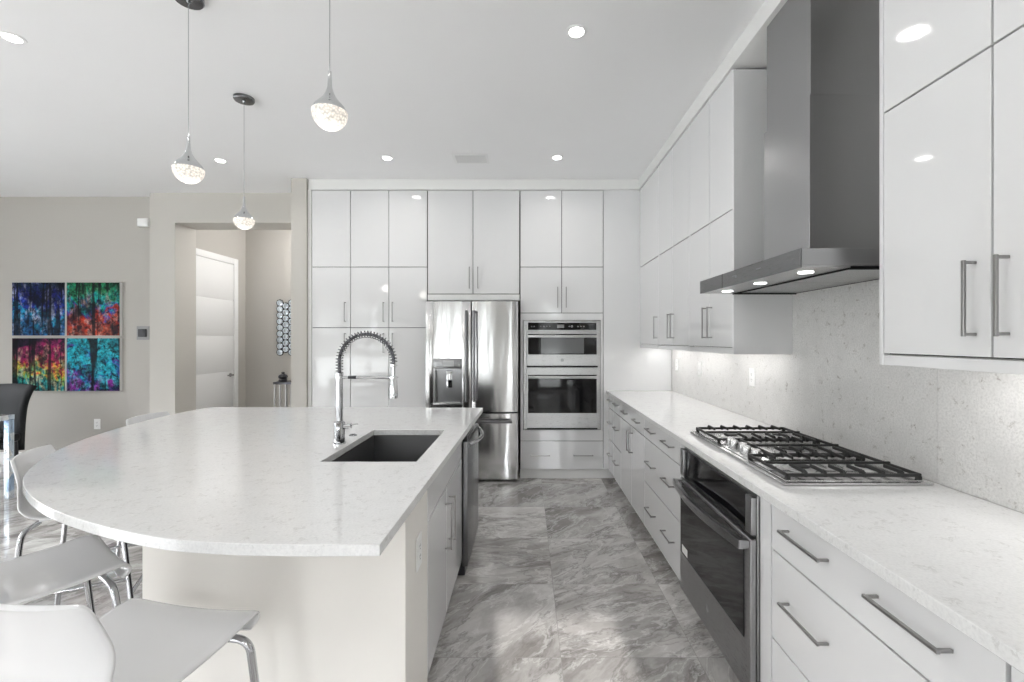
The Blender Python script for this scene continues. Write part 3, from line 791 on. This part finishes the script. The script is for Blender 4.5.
m = MB(org); m.box(KX, XR - .001, KY0, KY1, HZ1 + .0005, 2.41, .001, 1); ch = m.build('lower_chimney', 'steel_hood', hd)
m = MB(org); m.box(KX + .009, XR - .001, KY0 + .009, KY1 - .009, 2.411, 2.923, .001, 1); m.build('upper_chimney', 'steel_hood', hd)

# ------------------------------------------------------------------ wall cabinets on the right
ZU0, ZUR = 1.363, 1.328
ZM = 2.137
def upper(label, cols, handles, far_panel=False):
    """cols: y edges from far to near; handles: y of the pull on each lower door"""
    yf, yn = cols[0], cols[-1]; org = (XU, (yf + yn) / 2, ZU0)
    t = thing('wall_cabinet', label, 'cabinet', org)
    MB(org).box(XU + .0215, XR - .001, yn + .019, yf - .001, ZU0, ZT - .002).build('carcass', 'gap_shade', t)
    MB(org).box(XU, XR - .001, yn + .0008, yn + .018, ZUR, ZT - .014, .001, 1).build('side_panel', 'white_gloss', t)
    MB(org).box(XU + .002, XU + .02, yn + .019, yf - .001, ZUR, ZU0 - .003, .001, 1).build('light_rail', 'white_gloss', t)
    m = MB(org); m.box(XU + .03, XR - .004, yn + .03, yf - .005, ZU0 - .014, ZU0 - .001); m.build('bottom_panel', 'white_matte', t)
    if far_panel: MB(org).box(XU, XR - .001, yf - .0165, yf - .0008, ZUR, ZT - .014, .001, 1).build('side_panel', 'white_gloss', t)
    for (a, b), hy in zip(zip(cols, cols[1:]), handles):
        if far_panel and a == yf: a -= .0165
        if b == yn: b = yn + .018
        front_x(t, 'door', org, b, a, ZM, ZT, XU)
        front_x(t, 'door', org, b, a, ZU0, ZM, XU, handles=[(hy, 1.515, 'v', .195)] if hy else [])
    m = MB(org); m.box(1.31, 1.345, yn + .06, yf - .06, ZU0 - .024, ZU0 - .0145, .001, 1); m.build('under_cabinet_light', 'hood_glow', t)
    lamp('strip_lamp', 'AREA', (1.33 - org[0], 0, -.028), P_UNDER * (yf - yn), .03, (0, 0, 0), (yf - yn) - .12, parent=t)
    return t
upper('white gloss wall cabinet deepest in the corner, a single column of doors', [4.597, 3.943], [3.985])
upper('white gloss wall cabinet in the middle of the far row, between corner and end units', [3.943, 3.57, 3.196], [3.605, 3.53])
upper('white gloss wall cabinet at the near end of the far row, beside the hood', [3.196, 2.851, 2.517], [2.89, 2.81])
upper('large white gloss wall cabinet nearest the camera, right of the hood', [1.482, 1.123, .76], [1.163, 1.083], True)

# ------------------------------------------------------------------ island
IX = -.38
org = (-.85, 2.4, 0)
isl = thing('island_cabinet', 'kitchen island cabinet with beige end wall, under the large white top', 'island', org)
ib = MB(org).box(-1.212, IX, 1.436, 1.757, 0, TOP - .032, .002, 1).build('end_wall', 'paint_panel', isl)
m = MB(org); m.box(-1.21, -1.19, 1.76, 3.34, 0, TOP - .032); m.box(-1.19, IX - .0215, 3.315, 3.34, 0, TOP - .032)
m.box(IX - .0215, IX - .04, 1.76, 2.70, .10, TOP - .032); m.box(-.95, -.402, 1.76, 1.78, .10, TOP - .032); m.box(-.95, -.402, 2.68, 2.70, .10, TOP - .032)
m.build('carcass', 'gap_shade', isl)
m = MB(org); m.box(-.46, -.445, 1.76, 3.30, 0, .099); m.build('toe_kick', 'white_matte', isl)
front_x(isl, 'drawer', org, 1.762, 2.697, .705, ZTB, IX, +1)
front_x(isl, 'door', org, 1.762, 2.18, .10, .705, IX, +1, handles=[(2.13, .535, 'v', .22)])
front_x(isl, 'door', org, 2.18, 2.697, .10, .705, IX, +1, handles=[(2.235, .535, 'v', .22)])
wall_plate('wall_outlet', 'white outlet on the beige end of the kitchen island', (IX, 1.60, .665), (1, 0, 0))

# dishwasher
org = (IX, 3.0, 0)
dw = thing('dishwasher', 'stainless dishwasher at the far end of the island', 'dishwasher', org)
MB(org).box(-.94, IX - .004, 2.705, 3.31, .10, .85).build('tub', 'dark_metal', dw)
d = MB(org).box(IX, IX + .034, 2.705, 3.31, .06, .80, .004).build('dishwasher_door', 'steel_dark', dw)
MB(org).box(IX, IX + .03, 2.705, 3.31, .802, .858, .003).build('control_strip', 'black_glass', dw)
m = MB(org); hp = []
for i in range(17):
    u = i / 16; hp.append((IX + .038 + .05 * math.sin(PI * u), 2.735 + .545 * u, .775))
m.tube(hp, .012, 12); m.build('handle', 'chrome', d)
MB(org).box(IX - .03, IX + .015, 2.71, 3.305, .005, .058, .002, 1).build('toe_plate', 'dark_metal', dw)

# island top with a sink opening
SX0, SX1, SY0, SY1 = -.868, -.462, 1.92, 2.595
rim = [(-.56, 1.142, 0), (-.75, 1.151, 0), (-.952, 1.183, 0), (-1.213, 1.275, 0), (-1.50, 1.415, 0), (-1.766, 1.60, 0), (-1.96, 1.79, 0), (-2.15, 2.06, 0), (-2.29, 2.37, 0), (-2.38, 2.70, 0), (-2.425, 3.0, 0), (-2.43, 3.25, 0), (-2.41, 3.40, 0)]
outline = [(-.368, 1.145)] + [(p.x, p.y) for p in catmull(rim, 10)] + [(-2.385, 3.455), (-2.33, 3.475), (-.325, 3.44)]
def slab_with_hole(out, hole, z0, z1, org):
    mb = MB(org); bm = mb.bm
    A = [mb.v((x, y, z0)) for x, y in out]; B = [mb.v((x, y, z0)) for x, y in hole]
    ed = [bm.edges.new((L[i], L[(i + 1) % len(L)])) for L in (A, B) for i in range(len(L))]
    res = bmesh.ops.triangle_fill(bm, use_beauty=True, use_dissolve=False, edges=ed)
    faces = [g for g in res['geom'] if isinstance(g, bmesh.types.BMFace)]
    ex = bmesh.ops.extrude_face_region(bm, geom=faces)
    for g in ex['geom']:
        if isinstance(g, bmesh.types.BMVert): g.co.z += z1 - z0
    return mb
org = (-1.2, 2.3, TOP)
hole = [(SX0, SY0), (SX1, SY0), (SX1, SY1), (SX0, SY1)]
o = slab_with_hole(outline, hole, TOP - .031, TOP, org).build('island_worktop', 'quartz_top', angle=30); o.location = org
bv = o.modifiers.new('soft_edge', 'BEVEL'); bv.width = .002; bv.segments = 2; bv.limit_method = 'ANGLE'; bv.angle_limit = math.radians(40)
tag(o, 'large white quartz island top with one broad rounded end', 'countertop')

# sink
org = ((SX0 + SX1) / 2, (SY0 + SY1) / 2, TOP)
m = MB(org); zb = TOP - .25; zt_ = TOP - .0318; e = .004
m.box(SX0 - e, SX1 + e, SY0 - e, SY1 + e, zb - .002, zb)
m.box(SX0 - e, SX0 + .001, SY0 - e, SY1 + e, zb, zt_); m.box(SX1 - .001, SX1 + e, SY0 - e, SY1 + e, zb, zt_)
m.box(SX0 + .001, SX1 - .001, SY0 - e, SY0 + .001, zb, zt_); m.box(SX0 + .001, SX1 - .001, SY1 - .001, SY1 + e, zb, zt_)
sk = thing('kitchen_sink', 'dark stainless undermount sink set into the island top', 'sink', org)
m.build('basin', 'steel_sink', sk)
m = MB(org); m.lathe([(.044, 0), (.044, .003), (.03, .003), (.026, .001), (0, .001)], (org[0], org[1] + .12, zb + .0003), 24); m.build('drain', 'steel', sk)

# faucet
FX, FY = -.923, 2.25; s_ = F / FY
org = (FX, FY, TOP)
fc = thing('kitchen_faucet', 'tall chrome spring-neck faucet standing beside the sink', 'faucet', org)
m = MB(org); m.lathe([(.031, .0005), (.031, .006), (.026, .009), (.026, .105), (.023, .110), (.0165, .114)], (FX, FY, TOP), 28); m.build('base', 'chrome_mid', fc)
m = MB(org); m.lathe([(.0165, .112), (.0165, .335), (.019, .338), (.019, .350)], (FX, FY, TOP), 24); m.build('post', 'chrome_mid', fc)
R = .134; zc = 1.302; xc_ = FX + R
path = [Vector((FX, FY, 1.235)), Vector((FX, FY, 1.27))] + arcpts((xc_, FY, zc), R, PI, 0, 40, (1, 0, 0), (0, 0, 1)) + [Vector((FX + 2 * R, FY, zc - .012))]
m = MB(org); m.tube(path, .0080, 10); hs = m.build('hose', 'dark_metal', fc)
# the spring: a helix round the hose
L = [0.0]
for p, q in zip(path, path[1:]): L.append(L[-1] + (q - p).length)
def along(d):
    for i in range(len(L) - 1):
        if d <= L[i + 1] or i == len(L) - 2:
            t_ = (d - L[i]) / max(1e-6, L[i + 1] - L[i]); p = path[i].lerp(path[i + 1], t_); tg = (path[i + 1] - path[i]).normalized(); return p, tg
    return path[-1], Vector((0, 0, -1))
hel = []; turns = 34; N = turns * 12
for i in range(N + 1):
    d_ = L[-1] * i / N; p, tg = along(d_); nrm = Vector((0, 1, 0)); bn = tg.cross(nrm); a = 2 * PI * i / 12
    hel.append(p + (nrm * math.cos(a) + bn * math.sin(a)) * .0168)
m = MB(org); m.tube(hel, .0021, 6); m.build('spring', 'chrome_dark', fc)
xs_ = FX + 2 * R
m = MB(org); m.lathe([(.012, .0), (.017, -.004), (.017, -.014), (.009, -.018), (.008, -.06), (.016, -.064), (.018, -.10), (.021, -.155), (.019, -.172), (0, -.172)], (xs_, FY, zc - .010), 22); m.build('spray_head', 'chrome', fc)
zbar = pz(377.3, FY)
m = MB(org); m.tube([(FX + .012, FY, zbar), (xs_ - .012, FY, zbar)], .0075, 12); m.lathe([(.0185, -.008), (.0185, .008)], (FX, FY, zbar), 20)
m.tube([Vector((xs_, FY, zbar - .004)) + Vector((0, 0, .008 * k)) for k in (0, 1)], .0215, 20)
br = m.build('support_arm', 'chrome', fc)
m = MB(org); m.tube([(FX + .045, FY, zbar), (FX + .085, FY, zbar)], .0082, 12); m.build('arm_sleeve', 'dark_plastic', br)
m = MB(org); m.tube([(FX + .022, FY, TOP + .085), (FX + .058, FY, TOP + .088)], .013, 14); m.tube([(FX + .052, FY, TOP + .092), (FX + .095, FY - .01, TOP + .098)], [.005, .0035], 10); m.build('lever', 'chrome', fc)
m = MB(org); m.lathe([(0, -.034), (.008, -.024), (.010, 0), (.007, .022), (0, .030)], (FX + .006, FY - .0265, TOP + .045), 14); m.build('base_reflection', 'chrome_dark', fc)  # dark oval piece standing in for a reflection on the faucet base
bx_, by_ = px(353, 2.44), 2.44
m = MB((bx_, by_, TOP)); m.lathe([(.021, .0005), (.021, .004), (.017, .006), (.013, .006), (.012, .010), (0, .010)], (bx_, by_, TOP), 22)
o = m.build('air_switch_button', 'chrome_dark'); o.location = (bx_, by_, TOP); tag(o, 'small round metal push button on the island between faucet and sink', 'button')

# ------------------------------------------------------------------ bar stools
SZ = .622
st = thing('bar_stool', '', 'bar stool', (0, 0, 0))
# (y, z, half width): front lip, seat, bend, back
prof = [(.188, SZ - .034, .185), (.203, SZ - .016, .198), (.196, SZ + .004, .208), (.165, SZ + .008, .214), (.06, SZ - .004, .214), (-.06, SZ - .006, .212), (-.135, SZ + .006, .205), (-.178, SZ + .040, .196), (-.196, SZ + .09, .192), (-.208, SZ + .15, .200), (-.224, SZ + .21, .190), (-.240, SZ + .258, .178), (-.247, SZ + .272, .166)]
pr = catmull(prof, 4); nu = 14
m = MB(); grid = []
for i, p in enumerate(pr):
    v_ = i / (len(pr) - 1); row = []
    back = max(0, min(1, (p[1] - SZ - .05) / .12)); seat = 1 - back
    for j in range(nu + 1):
        u = -1 + 2 * j / nu
        row.append(m.v((p[2] * u, p[0] + back * .030 * u * u, p[1] + seat * .012 * (u * u))))
    grid.append(row)
for A, B in zip(grid, grid[1:]):
    for j in range(nu): m.bm.faces.new((A[j], A[j + 1], B[j + 1], B[j]))
so = m.build('seat_shell', 'plastic_white', st, angle=80)
sm = so.modifiers.new('thickness', 'SOLIDIFY'); sm.thickness = .012; sm.offset = -1.0
sb = so.modifiers.new('smooth', 'SUBSURF'); sb.levels = 1; sb.render_levels = 1
zl = SZ - .034
for sx in (-1, 1):
    for sy in (-1, 1):
        m = MB(); fy = .225 if sy > 0 else -.215
        m.tube(rounded([(sx * .075, sy * .160, zl), (sx * .204, sy * .165, zl), (sx * .232, fy, .006)], .04, 8), .0105, 12)
        m.lathe([(.013, 0), (.013, .012), (.0105, .014)], (sx * .2322, fy, 0), 12)
        m.build('leg', 'chrome_mid', st)
m = MB(); m.box(-.10, .10, .146, .174, zl + .008, zl + .030, .004); m.box(-.10, .10, -.152, -.118, zl + .008, zl + .026, .004); m.build('seat_bracket', 'plastic_white', st)
def leg_at(sx, sy, z):
    t = (zl - z) / zl; fy = .225 if sy > 0 else -.215
    return (sx * (.204 + (.232 - .204) * t), sy * .165 + (fy - sy * .165) * t, z)
m = MB(); m.tube([leg_at(-1, 1, .25), leg_at(1, 1, .25)], .009, 12); m.build('foot_rail', 'chrome_mid', st)
for sx in (-1, 1):
    m = MB(); m.tube([leg_at(sx, 1, .32), leg_at(sx, -1, .32)], .008, 12); m.build('stretcher', 'chrome_mid', st)
stools = [((-.985, 1.115, 0), -.16, 'white moulded bar stool nearest the camera, seen from behind'),
          ((-1.635, 1.50, 0), -.62, 'white moulded bar stool second from the camera, its back cut off by the picture edge'),
          ((-2.075, 2.18, 0), -1.12, 'white moulded bar stool at the rounded left end of the island'),
          ((-2.365, 3.10, 0), -1.57, 'white moulded bar stool beyond the island, only its back edge showing')]
for i, (loc, rz, lab) in enumerate(stools):
    if i == 0: st.location = loc; st.rotation_euler = (0, 0, rz); st['label'] = lab; st['group'] = 'white bar stools round the island'
    else: dup(st, loc, rz, lab)

# ------------------------------------------------------------------ ceiling: downlights, vent, pendants
lights = [((.265, 2.39), 'recessed ceiling downlight right of the pendants, near the top of the picture'),
          ((-1.237, 4.05), 'recessed ceiling downlight in front of the pantry, left of the vent'),
          ((.276, 4.04), 'recessed ceiling downlight in front of the oven tower, right of the vent'),
          ((-2.76, 4.11), 'recessed ceiling downlight between two pendants, in front of the hall opening'),
          ((-2.753, 2.437), 'recessed ceiling downlight in the upper left corner of the picture'),
          ((.27, .70), 'recessed ceiling downlight above the camera over the aisle'),
          ((-1.24, .70), 'recessed ceiling downlight above the camera over the stools')]
dl = None
for (p, lab) in lights:
    loc = (p[0], p[1], ZC)
    if dl is None:
        dl = thing('downlight', lab, 'ceiling light', loc, 0, 'recessed ceiling downlights')
        MB().lathe([(.042, -.006), (.054, -.004), (.057, -.0005)], (0, 0, 0), 32).build('trim_ring', 'white_trim', dl)
        MB().lathe([(.038, -.0085), (.038, -.0065)], (0, 0, 0), 28).build('lens', 'lamp_glow', dl)
    else: dup(dl, loc, 0, lab)
    lamp('downlight_lamp', 'AREA', (p[0], p[1], ZC - .012), P_DOWN, .11, col=(1, .98, .95), spread=math.radians(150))
lamp('hall_fill', 'POINT', (-2.62, 6.0, 2.80), 20.0, .08)  # added unseen fill light that brightens the hall, without a fixture

org = (-.49, 4.07, ZC)
vt = thing('ceiling_vent', 'small white rectangular air vent in the ceiling', 'vent', org)
m = MB(org); x0, x1, y0, y1 = -.65, -.335, 3.965, 4.175
m.box(x0, x1, y0, y0 + .022, ZC - .008, ZC - .0005, .002, 1); m.box(x0, x1, y1 - .022, y1, ZC - .008, ZC - .0005, .002, 1)
m.box(x0, x0 + .022, y0 + .022, y1 - .022, ZC - .008, ZC - .0005); m.box(x1 - .022, x1, y0 + .022, y1 - .022, ZC - .008, ZC - .0005); m.build('vent_frame', 'white_trim', vt)
m = MB(org)
for i in range(8):
    yy = y0 + .03 + i * (y1 - y0 - .06) / 7
    m.prism([(yy - .008, ZC - .0012), (yy - .0065, ZC - .0005), (yy + .008, ZC - .0065), (yy + .0065, ZC - .0072)], 0, x0 + .022, x1 - .022)
m.build('louvers', 'vent_grey', vt)
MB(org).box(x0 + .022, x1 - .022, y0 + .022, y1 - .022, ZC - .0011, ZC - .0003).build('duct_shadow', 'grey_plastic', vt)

def pendant(loc, zbot, sc, label, first=None):
    x, y = loc; H = .255 * sc; org = (x, y, ZC)
    t = thing('pendant_light', label, 'pendant light', org, 0, 'crystal pendants over the island')
    MB(org).lathe([(.063, -.0005), (.063, -.016), (.058, -.022), (.012, -.024), (.008, -.034)], (x, y, ZC), 32).build('canopy', 'chrome_dark', t)
    MB(org).tube([(x, y, ZC - .03), (x, y, zbot + H - .004)], .0022, 8).build('cord', 'pendant_cap', t)
    r = .074 * sc; zc_ = zbot + r
    cap = [(.006, H - r), (.0075 * sc, H - r - .02), (.010 * sc, .112 * sc), (.017 * sc, .088 * sc), (.030 * sc, .064 * sc), (.048 * sc, .044 * sc), (.062 * sc, .028 * sc), (.0695 * sc, .014 * sc), (.0715 * sc, .006 * sc)]
    m = MB(org); m.lathe(cap, (x, y, zc_), 36); m.build('teardrop_cap', 'pendant_cap', t)
    n = 12; glo = [(r * math.cos(a), r * math.sin(a)) for a in [-PI / 2 + (PI / 2 + .07) * i / n for i in range(n + 1)]]; glo[0] = (0, -r)
    m = MB(org); m.lathe(glo, (x, y, zc_ - .0005), 36); m.build('crystal_bowl', 'pendant_crystal', t)
    lamp('pendant_lamp', 'POINT', (0, 0, zbot - .05 - ZC), P_PEND, .05, col=(1, .94, .86), parent=t)
    return t
pendant((-1.595, 2.15), 2.148, .87, 'left crystal teardrop pendant, hanging in the upper left')
pendant((-1.89, 3.05), 2.147, .86, 'smallest crystal teardrop pendant, farthest away in front of the hall opening')
pendant((-.727, 1.685), 2.186, .85, 'biggest looking crystal teardrop pendant, nearest and rightmost of three')

# ------------------------------------------------------------------ left side of the room
def canvas(name_lab, x0, x1, y0, y1, m_):
    X0, X1, Z0, Z1_ = [f(v, YL - .036) for f, v in ((px, x0), (px, x1), (pz, y1), (pz, y0))]
    org = ((X0 + X1) / 2, YL - .02, (Z0 + Z1_) / 2)
    t = thing('canvas_print', name_lab, 'picture', org, 0, 'bright tree canvases on the beige wall')
    MB(org).box(X0, X1, YL - .034, YL - .001, Z0, Z1_, .002, 1).build('canvas_edge', 'white_matte', t)
    MB(org).box(X0 + .002, X1 - .002, YL - .0365, YL - .0345, Z0 + .002, Z1_ - .002).build('printed_face', m_, t)
canvas('square canvas of deep blue trees, upper left of the four', 12, 65, 282.3, 335.8, 'art_blue')
canvas('square canvas of green treetops over red undergrowth, upper right of the four', 66.7, 119.8, 282.3, 335.8, 'art_green')
canvas('square canvas of crimson trees over yellow and teal, lower left of the four', 12, 65, 338, 391.2, 'art_red')
canvas('square canvas of turquoise and purple branches, lower right of the four', 66.7, 119.8, 338, 391.2, 'art_cyan')
c = (px(143.4, YL), YL, pz(333, YL))
t = thing('thermostat', 'square grey wall control with black screen beside the wall corner', 'thermostat', c)
MB(c).box(c[0] - .072, c[0] + .07, YL - .008, YL - .0005, c[2] - .078, c[2] + .078, .002, 1).build('back_plate', 'grey_plastic', t)
MB(c).box(c[0] - .045, c[0] + .045, YL - .022, YL - .0085, c[2] - .045, c[2] + .045, .004).build('screen', 'dark_plastic', t)
c = (px(145.6, YL), YL, pz(223.2, YL))
o = MB(c).box(c[0] - .06, c[0] + .06, YL - .045, YL - .0005, c[2] - .045, c[2] + .045, .006).box(c[0] - .045, c[0] + .045, YL - .05, YL - .0445, c[2] - .033, c[2] + .033, .003).build('door_chime', 'plate_white')
o.location = c; tag(o, 'small white box high on the beige wall by the portal corner', 'chime')

# mirror made of round mirrored discs at the end of the hall
xm, zm0, zm1 = -3.31, 1.185, 1.975
org = (xm, YH, (zm0 + zm1) / 2)
t = thing('disc_mirror', 'wall mirror of clustered round silver discs at the end of the hall', 'mirror', org)
m1 = MB(org); m2 = MB(org); r = .042; rows = 9
for c_ in range(6):
    n = rows if c_ % 2 == 0 else rows - 1
    for q in range(n):
        x = xm - .21 + c_ * .084; z = zm0 + r + (zm1 - zm0 - 2 * r) * (q + (0 if n == rows else .5)) / (rows - 1)
        m1.lathe([(r + .011, -.0005), (r + .011, -.014)], (x, YH, z), 8, 'y')
        m2.lathe([(r, -.0145), (r - .002, -.018), (r * .62, -.022), (r * .58, -.019), (0, -.017)], (x, YH, z), 20, 'y')
m1.build('backing', 'black_gap', t); m2.build('mirror_disc', 'mirror', t)
# console table below the mirror
org = (-2.96, 6.02, 0)
t = thing('console_table', 'slim dark metal console table with upright rods below the disc mirror', 'table', org)
ztb = pz(381, 6.02)
MB(org).box(-3.26, -2.66, 5.86, 6.2, ztb - .03, ztb, .003).build('tabletop', 'dark_metal', t)
for i in range(9):
    for yy in ((5.88, 6.18) if i in (0, 8) else (5.88,)):
        MB(org).box(-3.25 + i * .0725 - .006, -3.25 + i * .0725 + .006, yy - .008, yy + .008, .031, ztb - .0305).build('rod', 'nickel', t)
MB(org).box(-3.26, -2.66, 5.86, 6.2, .002, .03, .003).build('base', 'dark_metal', t)
c = (px(283, 6.02), 6.02, ztb)
m = MB(c); m.lathe([(.05, .0005), (.055, .01), (.045, .03), (.06, .055), (.05, .08), (.03, .09), (.018, .10), (.022, .115), (0, .125)], c, 20)
o = m.build('ornament', 'dark_plastic'); o.location = c; tag(o, 'small dark ornament standing on the console table in the hall', 'ornament')

# dining table and chair at the left picture edge
org = (-5.3, 3.65, 0)
t = thing('dining_table', 'crackled mirror dining table at the left picture edge', 'table', org)
MB(org).box(-6.2, -4.56, 3.25, 4.06, .70, .745, .004).build('tabletop', 'crackle_mirror', t)
for xx in (-6.19, -4.606):
    for yy in (3.26, 4.012): MB(org).box(xx, xx + .045, yy, yy + .045, .001, .699, .003).build('leg', 'crackle_mirror', t)
ch = thing('dining_chair', 'black leather dining chair with flared back behind the mirrored table', 'chair', (-5.255, 4.35, 0))
m = MB(); zs_ = [.30, .55, .70, .80, .90, .95]; ws = [.195, .190, .190, .198, .218, .235]; ys = [.215, .23, .245, .26, .285, .305]
pr = catmull(list(zip(ys, zs_, ws)), 4); g0 = []
for p in pr:
    row = []
    for j in range(9):
        u = -1 + j / 4; row.append(m.v((p[2] * u, p[0] + .03 * (1 - u * u) + .0, p[1] - (.012 * u * u if p[1] > .9 else 0))))
    g0.append(row)
for A, B in zip(g0, g0[1:]):
    for j in range(8): m.bm.faces.new((A[j], A[j + 1], B[j + 1], B[j]))
bo = m.build('backrest', 'dark_leather', ch, angle=80); mo = bo.modifiers.new('thickness', 'SOLIDIFY'); mo.thickness = .045; mo.offset = 0
MB().box(-.215, .215, -.20, .20, .40, .475, .025, 3).build('seat', 'dark_leather', ch)
for sx in (-1, 1):
    for sy in (-1, 1): MB().tube([(sx * .18, sy * .165, .40), (sx * .19, sy * .185, .002)], [.024, .015], 10).build('leg', 'dark_plastic', ch)
